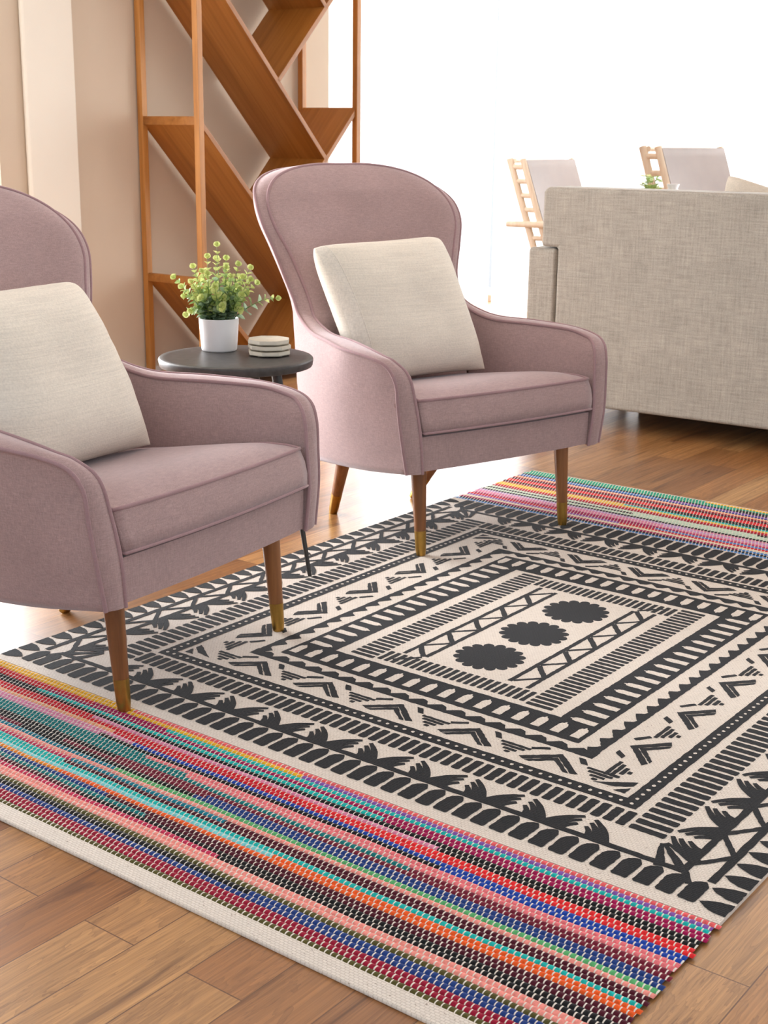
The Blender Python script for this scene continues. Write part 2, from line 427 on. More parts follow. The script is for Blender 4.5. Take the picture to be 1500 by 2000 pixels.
def curtain(s0, s1, t, label, seed):
    rnd = random.Random(seed); n = int((s1 - s0) / 0.018); ph = rnd.uniform(0, 6)
    rows = []
    for z in (0.015, 0.5, 1.0, 1.5, 2.0, 2.58):
        amp = 0.028 + 0.012 * (2.6 - z) / 2.6
        r = []
        for i in range(n + 1):
            s = s0 + (s1 - s0) * i / n
            y = math.sin(s * 38 + ph + 0.9 * math.sin(s * 5.3 + seed) + 0.15 * z) * amp + math.sin(s * 11 + seed) * 0.012
            r.append((s, t + y, z))
        rows.append(r)
    b = MB(); b.grid(rows)
    o = tag(b.build('sheer_curtain', CURTAIN), label, 'curtain', 'sheer white curtains on the window wall'); room(o)
curtain(-5.55, -3.56, 5.30, 'sheer white curtain right behind the wooden shelf unit', 1)
curtain(-3.575, -2.30, 5.30, 'sheer white curtain panel hanging behind the mauve armchair back and gap before the sofa', 2)
curtain(-2.298, -1.66, 5.30, 'narrow sheer white curtain panel hanging between the two leather chairs', 3)
b = MB()
for k in range(62):
    z = 0.04 + k * 0.041
    Mx = Matrix.Translation((0, 5.40, z)) @ Matrix.Rotation(math.radians(62), 4, 'X')
    b.box((-1.66, -0.022, -0.001), (1.8, 0.022, 0.001), M=Mx)
b.box((-1.66, 5.37, 2.56), (1.8, 5.43, 2.6))
room(tag(b.build('window_blind', CURTAIN), 'white slatted window blind at the far right edge', 'blind'))

# ------------------------------------------------------------------ rug
rug = thing('area_rug', 'large black and cream patterned rug with multicoloured striped ends', 'rug', C0, TH)
HW, ZB = 0.85, 0.0065
def ty(t): return t * 1.04 if t > 0 else t
PH = 0.0004
base = MB()
def rect_grid(mb, s0, s1, t0, t1, z0, z1, mi=0):
    mb.box((s0, t0, z0), (s1, t1, z1), mi)
field = MB()
field.box((-HW, -0.876, 0.0), (HW, 0.912, ZB), 0)
zc = [0]
rr = random.Random(3)
def jit(poly, step=0.007, amp=0.0009):
    out = []; n = len(poly)
    for i in range(n):
        a = Vector(poly[i]); c = Vector(poly[(i + 1) % n]); L = (c - a).length
        k = max(1, min(120, int(L / step)))
        nr = Vector((-(c - a).y, (c - a).x)); nr = nr / (L + 1e-9)
        for j in range(k):
            p = a.lerp(c, j / k); e = rr.uniform(-amp, amp) if j else rr.uniform(-amp, amp) * 0.5
            out.append((p.x + nr.x * e, p.y + nr.y * e))
    return out
def ink(poly, level=0, cream=False):
    # poly in rug coordinates (s,t); black print lies a hair above the cloth, cream reserves a hair above that
    poly = jit([(s, ty(t)) for s, t in poly])
    zc[0] += 1
    z = ZB + PH * (1 + level) + zc[0] * 6e-7
    field.prism(poly, z - PH * 0.9, z, 0 if cream else 1, sides=True)
def line(p, q, w, **kw):
    p = Vector(p); q = Vector(q); d = (q - p).normalized(); n = Vector((-d.y, d.x)) * (w / 2)
    ink([p + n, p - n, q - n, q + n], **kw)
def pline(pts, w0, w1=None, **kw):
    w1 = w0 if w1 is None else w1
    pts = [Vector(p) for p in pts]; L = []; R = []; n = len(pts)
    for i, p in enumerate(pts):
        d = (pts[min(i + 1, n - 1)] - pts[max(i - 1, 0)]).normalized(); nn = Vector((-d.y, d.x)); w = lerp(w0, w1, i / (n - 1)) / 2
        L.append(p + nn * w); R.append(p - nn * w)
    ink(L + R[::-1], **kw)
def ring(a0, b0, a1, b1, **kw):
    # rectangular frame between half sizes (a0,b0) outer and (a1,b1) inner
    for q in (-1, 1):
        ink([(-a0, q * b0), (a0, q * b0), (a0, q * b1), (-a0, q * b1)], **kw); ink([(q * a0, -b0), (q * a0, b0), (q * a1, b0), (q * a1, -b0)], **kw)
def bar(c, d, L, w, **kw):
    # a stroke with rounded ends
    c = Vector(c); d = Vector(d).normalized(); n = Vector((-d.y, d.x)); h = L / 2; q = w * 0.13
    ink([c + d * (h - q) + n * w / 2, c - d * (h - q) + n * w / 2, c - d * h + n * w * 0.32, c - d * h - n * w * 0.32, c - d * (h - q) - n * w / 2, c + d * (h - q) - n * w / 2, c + d * h - n * w * 0.32, c + d * h + n * w * 0.32][::-1], **kw)
def sym4(fn):
    for a in (-1, 1):
        for c in (-1, 1): fn(a, c)
# flowers
for k in (-1, 0, 1):
    pts = []
    for i in range(16 * 10):
        a = 2 * PI * i / 160; u = abs(math.sin(8 * a)); pts.append((math.cos(a) * (0.066 + 0.015 * u ** 0.55), k * 0.1885 + math.sin(a) * (0.066 + 0.015 * u ** 0.55)))
    ink(pts)
# inner trusses
for sg in (-1, 1):
    line((sg * 0.109, -0.278), (sg * 0.109, 0.278), 0.011); line((sg * 0.160, -0.289), (sg * 0.160, 0.289), 0.011)
    for k in range(6):
        t0 = sg * (-0.276 + k * 0.1115)
        line((sg * 0.114, t0 + sg * 0.005), (sg * 0.158, t0 + sg * 0.055), 0.0085)
        if k < 5: line((sg * 0.158, t0 + sg * 0.060), (sg * 0.114, t0 + sg * 0.1105), 0.013)
# inner bars
for sg in (-1, 1):
    for k in range(38): bar((sg * 0.228, -0.353 + k * 0.0191), (1, 0), 0.062, 0.0125)
    for k in range(22): bar((-0.184 + k * 0.01752, sg * 0.325), (0, 1), 0.056, 0.0115)
# black frame with cream pills
ring(0.378, 0.459, 0.290, 0.374)
def pill(c, d, L, w):
    c = Vector(c); d = Vector(d); n = Vector((-d.y, d.x))
    ink([c - d * L / 2 + n * w / 2, c - d * L / 2 - n * w / 2, c + d * (L / 2 - 0.015) - n * w / 2, c + d * (L / 2 - 0.007) - n * w * 0.34, c + d * (L / 2 - 0.0055) - n * w * 0.12, c + d * L / 2 - n * w * .05, c + d * L / 2 + n * w * .08, c + d * (L / 2 - 0.0055) + n * w * 0.16, c + d * (L / 2 - 0.007) + n * w * 0.36, c + d * (L / 2 - 0.015) + n * w / 2], level=1.2, cream=True)
for sg in (-1, 1):
    for k in range(17): pill((sg * 0.336, -0.364 + k * 0.0455), (-sg, 0), 0.058, 0.0185)
    for k in range(17): pill((-0.359 + k * 0.04487, sg * 0.416), (0, -sg), 0.052, 0.020)
# zigzag frame
def teeth(p0, p1, n, inward, depth, sharp):
    p0 = Vector(p0); p1 = Vector(p1); inn = Vector(inward); pts = [p0, p1]
    top = []
    for i in range(n):
        for (f, h) in (((0.0, 0.012), (0.22, 0.012 + depth * 0.45), (0.5, 0.012 + depth), (0.80, 0.012 + depth * 0.72), (0.94, 0.015)) if not sharp else ((0.0, 0.012), (0.42, 0.012 + depth * 0.75), (0.62, 0.012 + depth), (0.82, 0.012 + depth * 0.2))):
            top.append(p0.lerp(p1, (i + f) / n) + inn * h)
    ink([p0, p1, p1 + inn * 0.012] + top[::-1])
for sg in (-1, 1):
    teeth((sg * 0.430, -0.492), (sg * 0.430, 0.492), 20, (-sg, 0), 0.019, True)
    teeth((-0.420, sg * 0.502), (0.420, sg * 0.502), 18, (0, -sg), 0.019, False)
    for q in (-1, 1):
        ink([(sg * 0.432, q * 0.503), (sg * 0.432, q * 0.470), (sg * 0.410, q * 0.478), (sg * 0.404, q * 0.490), (sg * 0.395, q * 0.503)])
# chevron band
def motif(o, along, out, full=True, m=1):
    # o on the inner edge of the band, 'along' the band, 'out' towards the rug's edge
    A = Vector(along); O = Vector(out)
    def P(a, d): return Vector(o) + A * a + O * d
    for sg in (-1, 1) if full else ():
        ink([P(0, 0.0), P(sg * 0.063, 0.056), P(sg * 0.050, 0.0625), P(0, 0.0165)])
        ink([P(0, 0.0190), P(sg * 0.047, 0.0635), P(sg * 0.036, 0.064), P(0, 0.0335)])
    if full:
        ink([P(-.044 * m, -.008), P(-.030 * m, -.007), P(-.046 * m, .014), P(-.060 * m, .013)])
        bar(P(.046 * m, .003), A * .026 * m + O * .018, .036, .0095)
    for j, (L, h) in enumerate(((0.066, 0.020), (0.050, 0.031), (0.030, 0.043), (0.011, 0.054))):
        bar(P(0.0955, h), A, L, 0.0082)
for sg in (-1, 1):
    for k in range(-3, 3): motif((sg * 0.461, sg * (k * 0.2005 - 0.006)), (0, sg), (sg, 0), k > -3)
    for k in range(-1, 5): motif((-sg * (-0.364 + k * 0.186), sg * 0.520), (-sg, 0), (0, sg), k > -1, -1)
    for q in (-1, 1):
        ink([(sg * 0.478, q * 0.583), (sg * 0.545, q * 0.538), (sg * 0.545, q * 0.556), (sg * 0.520, q * 0.576)]); ink([(sg * 0.522, q * 0.590), (sg * 0.545, q * 0.566), (sg * 0.545, q * 0.590)])
# dotted border
ring(0.588, 0.632, 0.558, 0.602)
for sg in (-1, 1):
    def dot(s, t):
        r = 0.0039; ink([(s + r * math.cos(a) * rr.uniform(0.8, 1.2), t + r * math.sin(a) * rr.uniform(0.8, 1.2)) for a in [2 * PI * i / 6 for i in range(6)]], level=1.2, cream=True)
    for k in range(57): dot(-0.573 + k * 1.146 / 56, sg * 0.617)
    for k in range(1, 58): dot(sg * 0.573, -0.617 + k * 1.234 / 58)
# outer bars
for sg in (-1, 1):
    for k in range(57): bar((sg * 0.6395, -0.688 + k * 1.376 / 56), (1, 0), 0.066, 0.0162)
    for k in range(50): bar((-0.590 + k * 1.18 / 49, sg * 0.6695), (0, 1), 0.054, 0.0172)
# palm fans between the outer bars and the edge line
def curved(o, A, O, a0, d0, a1, d1, bend, w0, w1):
    pts = []
    for i in range(7):
        f = i / 6; a = lerp(a0, a1, f); d = lerp(d0, d1, f) + bend * math.sin(PI * f)
        pts.append(Vector(o) + Vector(A) * a + Vector(O) * d)
    pline(pts, w0, w1)
def palm(o, A, O, D, pitch):
    # o: the point the strokes radiate from, D: distance to the edge line
    h = pitch / 2
    for sg in (-1, 1):
        for (a0, d0, a1, w1, bend) in ((.010, .004, h * .95, .0165, -.005), (.009, .018, h * .68, .0160, -.003), (.008, .034, h * .43, .0135, 0)):
            pts = []; ww = []
            for i in range(9):
                f = i / 8; a = lerp(a0, a1, f) * sg + sg * .004 * math.sin(PI * f); d = lerp(d0, D + .002, f) + bend * math.sin(PI * f)
                pts.append(Vector(o) + Vector(A) * a + Vector(O) * d)
            pline(pts, 0.0075, w1 * 1.13)
for sg in (-1, 1):
    line((-0.752, sg * 0.770), (0.748, sg * 0.770), 0.013)
    line((sg * 0.742, -0.765), (sg * 0.742, 0.765), 0.013)
    line((sg * 0.792, -0.775), (sg * 0.792, 0.775), 0.014)
    for k in range(12):
        if abs(-0.664 + k * 0.1207) > 0.65: continue
        palm((-0.664 + k * 0.1207, sg * 0.704), (1, 0), (0, sg), 0.063, 0.1207)
    for k in range(11): palm((sg * 0.676, -0.668 + k * 0.1336), (0, 1), (sg, 0), 0.063, 0.1336)
    for q in (-1, 1):                          # the corner fans
        for a0, a1, L in ((0.25, 0.25, 0.085), (0.5, 0.5, 0.094), (0.75, 0.75, 0.085)):
            d = Vector((sg * math.cos(a0 * PI / 2), q * math.sin(a0 * PI / 2))); c = Vector((sg * 0.672, q * 0.700))
            pline([c + d * 0.012, c + d * L * 0.5, c + d * L], 0.006, 0.018)
        line((sg * 0.735, q * 0.755), (sg * 0.766, q * 0.800), 0.012)
    n = 12
    for k in range(n):                         # truss along the long edges
        t0 = -0.742 + k * 1.484 / n; t1 = t0 + 1.484 / n
        line((sg * 0.744, t0), (sg * 0.790, (t0 + t1) / 2), 0.0105); line((sg * 0.790, (t0 + t1) / 2), (sg * 0.744, t1), 0.0105)
# crescents along all four edges
def crescent(o, A, O, L, w):
    A = Vector(A); O = Vector(O); o = Vector(o)
    ink([o + A * w * .20, o + O * L * .06 + A * w * .32, o + O * L * 0.20 + A * w * 0.5, o + O * L * 0.95 + A * w * 0.48, o + O * L + A * w * 0.40, o + O * L * .99 - A * w * 0.36, o + O * L * 0.94 - A * w * 0.48, o + O * L * 0.30 - A * w * 0.5, o + O * L * 0.14 - A * w * 0.34, o + O * L * 0.04 - A * w * 0.06])
def leafmark(o, A, O, L, w):
    A = Vector(A); O = Vector(O); o = Vector(o)
    ink([o, o + O * L * .22 + A * w * .22, o + O * L * .55 + A * w * .42, o + O * L + A * w * .5, o + O * L - A * w * .5, o + O * L * .6 - A * w * .46, o + O * L * .25 - A * w * .26])
for sg in (-1, 1):
    for k in range(42): crescent((-0.781 + k * 0.0381, sg * 0.779), (1, 0), (0, sg), 0.067 if sg < 0 else 0.092, 0.0305)
    for k in range(37): leafmark((sg * 0.800, -0.836 + k * 0.0464), (0, 1), (sg, 0), 0.0498, 0.038)
o = field.build('printed_field', [COTTON, PRINT], rug)

DYE = dict(yellow=(246, 186, 40), red=(214, 28, 44), scarlet=(238, 44, 48), magenta=(168, 16, 84), turq=(26, 190, 184), aqua=(132, 222, 226), teal=(14, 124, 126), teal2=(20, 128, 150),
           black=(28, 28, 30), pink=(228, 142, 176), salmon=(246, 128, 134), coral=(244, 104, 106), peach=(250, 178, 130), peach2=(252, 158, 146), blue=(30, 74, 176), navy=(36, 66, 134),
           maroon=(124, 32, 54), dmaroon=(84, 20, 38), green=(96, 184, 116), crimson=(160, 22, 54), rose=(204, 54, 92), olive=(92, 86, 42), orange=(246, 98, 36), orange2=(244, 142, 34), purple=(142, 92, 180),
           sky=(72, 138, 206), lilac=(206, 172, 218), mint=(206, 228, 206), cream=(240, 222, 190), green2=(24, 158, 124), gold=(236, 198, 72))
NEAR = ["yellow -.4 coral", "yellow .05 purple", "red -.5 magenta -.28 turq", "red -.6 magenta", "black -.62 turq .28 magenta", "black", "red -.42 pink .42 black", "red .1 scarlet", "peach -.35 red .2 scarlet",
        "pink -.3 blue", "pink -.35 black .45 blue", "teal -.2 salmon", "teal -.12 salmon", "teal -.05 teal .42 maroon", "black -.28 maroon", "black -.4 maroon -.0 navy", "maroon -.5 black -.05 navy",
        "teal2 -.22 green", "peach2", "rose -.3 teal2 .05 dmaroon", "turq -.34 dmaroon", "turq", "orange2 -.5 aqua .22 orange", "orange2 -.28 orange", "navy -.15 dmaroon", "teal -.05 dmaroon",
        "dmaroon -.2 black", "rose .12 black", "peach2", "olive -.6 peach2", "black -.55 olive", "black .25 navy", "navy -.6 navy", "rose -.6 crimson", "crimson", "black -.66 olive"]
FAR = ["sky -.2 sky", "black", "magenta .1 sky", "cream", "purple -.3 red", "red -.5 magenta -.2 sky", "magenta -.1 rose", "pink", "pink -.2 lilac", "lilac -.1 pink", "black", "mint", "black -.3 mint", "mint .1 black", "crimson", "red", "gold",
       "gold -.4 turq", "crimson -.3 black", "black", "scarlet", "red", "black", "crimson", "peach", "navy", "sky -.3 purple", "black", "green2 -.1 black", "green2", "green2 -.2 yellow"]
def band(name, t_in, t_out, rows, parent):
    n = len(rows); step = (t_out - t_in) / n; sgn = 1 if step > 0 else -1; pitch = 0.0106; ns = int(2 * HW / (pitch / 4))
    V = []; F = []; colr = []; uvs = []
    rnd = random.Random(5)
    def wob(s, t):
        e = max(0.0, min(1.0, min(abs(t - t_in), abs(t_out - t)) / 0.06))
        return e * (0.0075 * noise.noise(Vector((s * 2.3, t * 7.0, 3.1))) + 0.004 * noise.noise(Vector((s * 6.5, t * 16.0, 9.4))))
    prof = ((0.0, 0.05), (0.22, 0.8), (0.5, 1.0), (0.78, 0.8), (1.0, 0.05))
    for r, spec in enumerate(rows):
        tok = spec.split(); names = tok[0::2]; cuts = [float(x) + rnd.uniform(-.02, .02) for x in tok[1::2]]
        off = 0.5 * (r % 2) + rnd.uniform(-.06, .06); o0 = len(V); end = HW + rnd.uniform(-0.003, 0.007); beg = -HW - rnd.uniform(-0.003, 0.006)
        for i in range(ns + 1):
            s = beg + (end - beg) * i / ns; u = s / pitch + off
            edge = min(1.0, min(s - beg, end - s) / 0.006)
            valley = math.exp(-((((u - 0.06 + 0.5) % 1.0) - 0.5) / 0.13) ** 2)
            for (v, h) in prof:
                t = t_in + step * (r + v); t += wob(s, t_in + step * (r + v))
                z = 0.0044 + 0.0034 * h * (1 - 0.42 * valley) * math.sqrt(max(0.0, edge)) 
                V.append((s, t, z)); 
        for i in range(ns):
            s = beg + (end - beg) * (i + 0.5) / ns; k = sum(1 for c in cuts if s > c); col = srgb(DYE[names[min(k, len(names) - 1)]])
            for j in range(4):
                a = o0 + i * 5 + j; q = (a, a + 5, a + 6, a + 1)
                F.append(q if sgn > 0 else q[::-1]); colr.append(col)
                uu = [((beg + (end - beg) * i / ns) / pitch + off, prof[j][0]), ((beg + (end - beg) * (i + 1) / ns) / pitch + off, prof[j][0]), ((beg + (end - beg) * (i + 1) / ns) / pitch + off, prof[j + 1][0]), ((beg + (end - beg) * i / ns) / pitch + off, prof[j + 1][0])]
                uvs.append(uu if sgn > 0 else uu[::-1])
    nb = len(F)
    lo, hi = sorted((t_in, t_out)); o0 = len(V)
    V += [(x, y, z) for z in (0.0, 0.0040) for x, y in ((-HW + .012, lo), (HW - .012, lo), (HW - .012, hi), (-HW + .012, hi))]
    for f in ((0, 3, 2, 1), (4, 5, 6, 7), (0, 1, 5, 4), (1, 2, 6, 5), (2, 3, 7, 6), (3, 0, 4, 7)): F.append(tuple(o0 + i for i in f))
    me = bpy.data.meshes.new(name); me.from_pydata(V, [], F); me.materials.append(RAG)
    ul = me.uv_layers.new(name='weave'); ca = me.color_attributes.new('dye', 'FLOAT_COLOR', 'CORNER')
    fl = []; cl = []
    for k in range(len(F)):
        for c in range(4):
            if k < nb: fl += list(uvs[k][c]); cl += list(colr[k])
            else: fl += [0.5, 0.5]; cl += [0.1, 0.05, 0.05, 1]
    me.uv_layers['weave'].data.foreach_set('uv', fl); me.color_attributes['dye'].data.foreach_set('color', cl)
    me.polygons.foreach_set('use_smooth', [True] * nb + [False] * 6); me.update()
    ob = bpy.data.objects.new(name, me); COL.objects.link(ob); ob.parent = parent; return ob
o = band('striped_band', -0.876, -1.292, NEAR, rug); o['label'] = 'wide multicoloured striped band at the near end'
o = band('striped_band', 0.912, 1.388, FAR, rug); o['label'] = 'multicoloured striped band at the far end'
b = MB(); b.box((-HW, -1.328, 0), (HW, -1.2915, ZB))
o = b.build('hem', COTTON, rug, bevel=0.002)
b = MB(); b.box((-HW, 1.3875, 0), (HW, 1.398, 0.005))
o = b.build('hem', COTTON, rug, bevel=0.0015)

# ------------------------------------------------------------------ mauve armchairs
I_ = catmull([(0, -.764, 1.025), (.097, -.763, 1.025), (.188, -.75, 1.014), (.264, -.725, .991), (.316, -.689, .955), (.342, -.65, .908), (.340, -.615, .851), (.311, -.587, .781), (.284, -.563, .70), (.277, -.533, .643), (.286, -.490, .598), (.303, -.387, .568), (.334, -.242, .567), (.366, -.114, .563), (.370, -.05, .553), (.363, -.01, .542), (.343, .025, .507), (.331, .040, .437), (.321, .052, .345), (.310, .05, .245)], 6)
O_ = catmull([(0, -.838, 1.014), (.105, -.836, 1.014), (.204, -.818, 1.007), (.284, -.783, .987), (.341, -.727, .957), (.370, -.670, .915), (.373, -.632, .860), (.352, -.607, .79), (.324, -.585, .70), (.315, -.560, .648), (.320, -.525, .605), (.349, -.421, .572), (.392, -.285, .568), (.423, -.16, .562), (.415, -.055, .553), (.400, .003, .534), (.388, .028, .492), (.384, .034, .429), (.376, .041, .347), (.358, .043, .248)], 6)
REAR = [(.319, -.540, .56), (.315, -.552, .50), (.31, -.552, .40), (.305, -.535, .29), (.30, -.495, .185)]
NS = 60                                        # index where the back ends and the arm begins
def armchair(name, label, loc, rotz, group):
    ch = thing(name, label, 'armchair', loc, rotz, group)
    K = 22
    RP = [O_[NS]] + [Vector(p) for p in REAR]
    def rear_pt(f):
        x = f * (len(RP) - 1); i = min(len(RP) - 2, int(x)); return RP[i].lerp(RP[i + 1], x - i)
    def ys_in(z): return interp(z, [.36, .60, .80, .95, 1.03], [-.44, -.545, -.63, -.70, -.765])
    def ys_out(z): return interp(z, [.18, .40, .60, .80, 1.02], [-.52, -.585, -.655, -.74, -.838])
    back = MB()
    # front panel
    rows = []
    pts = [(p.x, p.y, p.z) for p in I_[:NS + 1]] + [(.277, -.475, .56), (.272, -.465, .50), (.266, -.455, .44), (.26, -.445, .36)]
    for (X, Y, Z) in pts:
        row = []
        for k in range(-K, K + 1):
            q = k / K; a = abs(q); q = math.copysign(1 - (1 - a) ** 1.6, q); a = abs(q)
            fade = (1 - math.exp(-max(0, 1.026 - Z) / 0.035)) 
            puff = 0.020 * (1 - a ** 14) * fade
            row.append((X * q, ys_in(Z) + (Y - ys_in(Z)) * a ** 2.5 + puff, Z))
        rows.append(row)
    back.grid(rows)
    # edge band, both sides
    for sg in (-1, 1):
        rows = []
        for i in range(NS + 1):
            a = I_[i]; c = O_[i]; d = c - a
            nrm = Vector((a.x * 0.9, 0, (a.z - 0.80))).normalized() if i < 44 else Vector((0.7, 0.35, 0.5)).normalized()
            r = []
            for k in range(7):
                f = k / 6; p = a.lerp(c, f) + nrm * 0.005 * math.sin(PI * f); r.append((p.x * sg, p.y, p.z))
            rows.append(r)
        back.grid(rows, flip=(sg < 0))
    # rear panel
    rows = []
    pts = [(p.x, p.y, p.z) for p in O_[:NS + 1]] + REAR
    for (X, Y, Z) in pts:
        row = []
        for k in range(-K, K + 1):
            q = k / K; a = abs(q); q = math.copysign(1 - (1 - a) ** 2.0, q); a = abs(q)
            fade = min(1.0, max(0.0, (1.015 - Z) / 0.06)); y0 = lerp(Y, ys_out(Z), fade)
            row.append((X * q, y0 + (Y - y0) * a ** 9, Z))
        rows.append(row)
    back.grid(rows, flip=True)
    ob = back.build('backrest', MAUVE, ch, weld=True, fixn=True)
    pp = MB()
    half = [(p.x, p.y, p.z) for p in I_[:NS + 1]]
    pp.tube([(-x, y, z) for x, y, z in half[::-1]] + half[1:], 0.0048, 8)
    half = [(p.x, p.y, p.z) for p in O_[:NS + 1]]
    pp.tube([(-x, y, z) for x, y, z in half[::-1]] + half[1:], 0.0048, 8)
    pp.build('piping', MAUVE_PIPE, ob)
    # arms
    for sg in (-1, 1):
        arm = MB(); n = len(I_) - 1 - NS
        J = 90
        def along(P, f):
            x = f * (len(P) - 1); i = min(len(P) - 2, int(x)); return P[i].lerp(P[i + 1], x - i)
        def coons(T, B, Lf, Rt, nu, nv, bulge):
            g = []; c00, c10, c01, c11 = T[0], T[-1], B[0], B[-1]
            for a in range(nu + 1):
                u = a / nu; col = []
                for b_ in range(nv + 1):
                    v = b_ / nv
                    p = along(T, u) * (1 - v) + along(B, u) * v + along(Lf, v) * (1 - u) + along(Rt, v) * u - (c00 * (1 - u) * (1 - v) + c10 * u * (1 - v) + c01 * (1 - u) * v + c11 * u * v)
                    col.append(p + Vector((bulge * math.sin(PI * u) * math.sin(PI * v), 0, 0)))
                g.append(col)
            return g
        ob_bot = catmull([(.30, -.495, .185), (.335, -.42, .198), (.358, -.28, .213), (.366, -.12, .228), (.358, .043, .248)], 12)
        outer = coons(O_[NS:J + 1], ob_bot, RP, O_[J:], 30, 22, 0.012)
        ib = Vector((.27, -.445, .36))
        inner = coons(I_[NS:J + 1], [ib, I_[-1]], [I_[NS], ib], I_[J:], 30, 18, -0.004)
        bandr = []
        for i in range(NS, len(I_)):
            f = (i - NS) / n; a = I_[i]; c = O_[i]
            up = Vector((0, max(0, min(1, (f - .5) / .25)), max(0.1, min(1, (.8 - f) / .25)))).normalized()
            bandr.append([a.lerp(c, k / 6) + up * 0.006 * math.sin(PI * k / 6) for k in range(7)])
        for g, fl in ((inner, False), (bandr, False), (outer, True)):
            arm.grid([[(p.x * sg, p.y, p.z) for p in r] for r in g], flip=fl)
        arm.grid([[(inner[i][-1].x * sg, inner[i][-1].y, inner[i][-1].z), (outer[i][-1].x * sg, outer[i][-1].y, outer[i][-1].z)] for i in range(len(inner))])
        ob = arm.build('armrest', MAUVE, ch, weld=True, fixn=True)
        pp = MB(); pp.tube([(p.x * sg, p.y, p.z) for p in I_[NS:]], 0.0048, 8); pp.tube([(p.x * sg, p.y, p.z) for p in O_[NS:]], 0.0048, 8)
        pp.build('piping', MAUVE_PIPE, ob)
    # seat base with the front rail
    sb = MB(); rows = []
    for y, zt, zb, hx in ((.043, .344, .250, .312), (.0, .344, .244, .315), (-.15, .334, .222, .32), (-.30, .32, .204, .31), (-.47, .305, .188, .285)):
        row = []
        for k in range(13):
            x = -hx + 2 * hx * k / 12; bow = 0.012 * (1 - (x / hx) ** 2) if y > .01 else 0; row.append((x, y + bow, zb))
        for k in range(13):
            x = hx - 2 * hx * k / 12; bow = 0.012 * (1 - (x / hx) ** 2) if y > .01 else 0; row.append((x, y + bow, zt))
        rows.append(row)
    sb.grid(rows, closed_v=True, smooth=False); m = len(rows[0])
    sb.add(rows[0], [tuple(range(m))], 0, False); sb.add(rows[-1], [tuple(range(m))[::-1]], 0, False)
    sb.build('seat_base', MAUVE, ch, fixn=True, bevel=0.008, segs=2)
    # seat cushion
    def plan(z_f):
        pts = []
        yf = lerp(.056, .032, z_f); hx = lerp(.309, .314, z_f)
        for k in range(25):
            x = -hx + 2 * hx * k / 24; pts.append((x, yf + 0.014 * (1 - (x / hx) ** 2)))
        for k in range(1, 17):
            f = k / 16; pts.append((lerp(hx, .262, f ** 1.2), lerp(yf, -.45, f)))
        for k in range(1, 16):
            x = .262 - .524 * k / 16; pts.append((x, -.45))
        for k in range(0, 16):
            f = 1 - k / 16; pts.append((-lerp(hx, .262, f ** 1.2), lerp(yf, -.45, f)))
        return pts
    def zedge(x, y, top):
        if top: return interp(-y, [-.035, 0, .05, .15, .30, .45], [.440, .4435, .443, .427, .403, .385])
        return interp(-y, [-.06, 0, .45], [.356, .354, .318])
    cu = MB(); rows = []
    for v, inset, top in ((0, .05, 0), (0, .0, 0), (.33, -.006, None), (.66, -.006, None), (1, 0, 1)):
        pl = plan(v); row = []
        for (x, y) in pl:
            z = lerp(zedge(x, y, 0), zedge(x, y, 1), v); c = Vector((x, y + .2)); c = c * (1 - inset / max(.1, c.length)); row.append((c.x, c.y - .2, z))
        rows.append(row)
    top = rows[-1]
    cu.grid(rows, closed_v=True); cu.add(rows[0], [tuple(range(len(top)))[::-1]], 0, False)
    G = []                                     # the crowned top, front to back
    for a in range(25):
        f = a / 24; row = []
        for b_ in range(25):
            u = -1 + 2 * b_ / 24; hx = lerp(.314, .262, f ** 1.2); x = hx * u; yf = .032 + .014 * (1 - u * u); y = lerp(yf, -.45, f)
            crown = .022 * (1 - abs(u) ** 5) * (1 - abs(2 * f - 1) ** 5)
            row.append((x, y, zedge(x, y, 1) + crown))
        G.append(row)
    cu.grid(G)
    ob = cu.build('seat_cushion', MAUVE, ch, fixn=True)
    pp = MB(); pp.tube(top, 0.0046, 8, closed=True); pp.tube(rows[1], 0.0036, 8, closed=True)
    pp.build('piping', MAUVE_PIPE, ob)
    # legs
    for (tx, ty_, tz, bx, by, rt, rb) in ((.268, -.022, .262, .270, 0, .0225, .0135), (-.268, -.022, .262, -.270, 0, .0225, .0135), (.236, -.405, .215, .205, -.515, .0225, .0135), (-.185, -.410, .215, -.112, -.522, .0225, .0135)):
        A = Vector((tx, ty_, tz)); B = Vector((bx, by, 0.0 if by > -.1 else -.0062)); L = MB(); zcap = 0.068; f0 = 1 - zcap / tz
        P = [A.lerp(B, f0 * k / 8) for k in range(9)]
        L.tube(P, [lerp(rt, lerp(rt, rb, f0), k / 8) for k in range(9)], 20)
        ob = L.build('leg', LEG, ch)
        cpm = MB(); P = [A.lerp(B, lerp(f0 - .005, 1, k / 4)) for k in range(5)]
        cpm.tube(P, [lerp(lerp(rt, rb, f0), rb, k / 4) + 0.0006 for k in range(4)] + [rb * 0.93], 20)
        c = cpm.build('ferrule', BRASS, ob); c['label'] = 'brass tip of the leg'
    return ch
P1 = (-0.378, 2.760, 0); R1 = 1.043 + PI
P2 = (0.318, 3.762, 0); R2 = 0.65 + PI
RUGZ = 0.0066
ch1 = armchair('armchair', 'mauve wingback armchair in the left foreground, cut off by the photo edge', (P1[0], P1[1], RUGZ), R1, 'mauve wingback armchairs')
ch1.scale = (1, 1, 0.975)
ch2 = dup(ch1, (P2[0], P2[1], RUGZ), R2, 'whole mauve wingback armchair right of the side table, in front of the shelf unit', 'mauve wingback armchairs')
ch2.scale = (1, 1, 1)

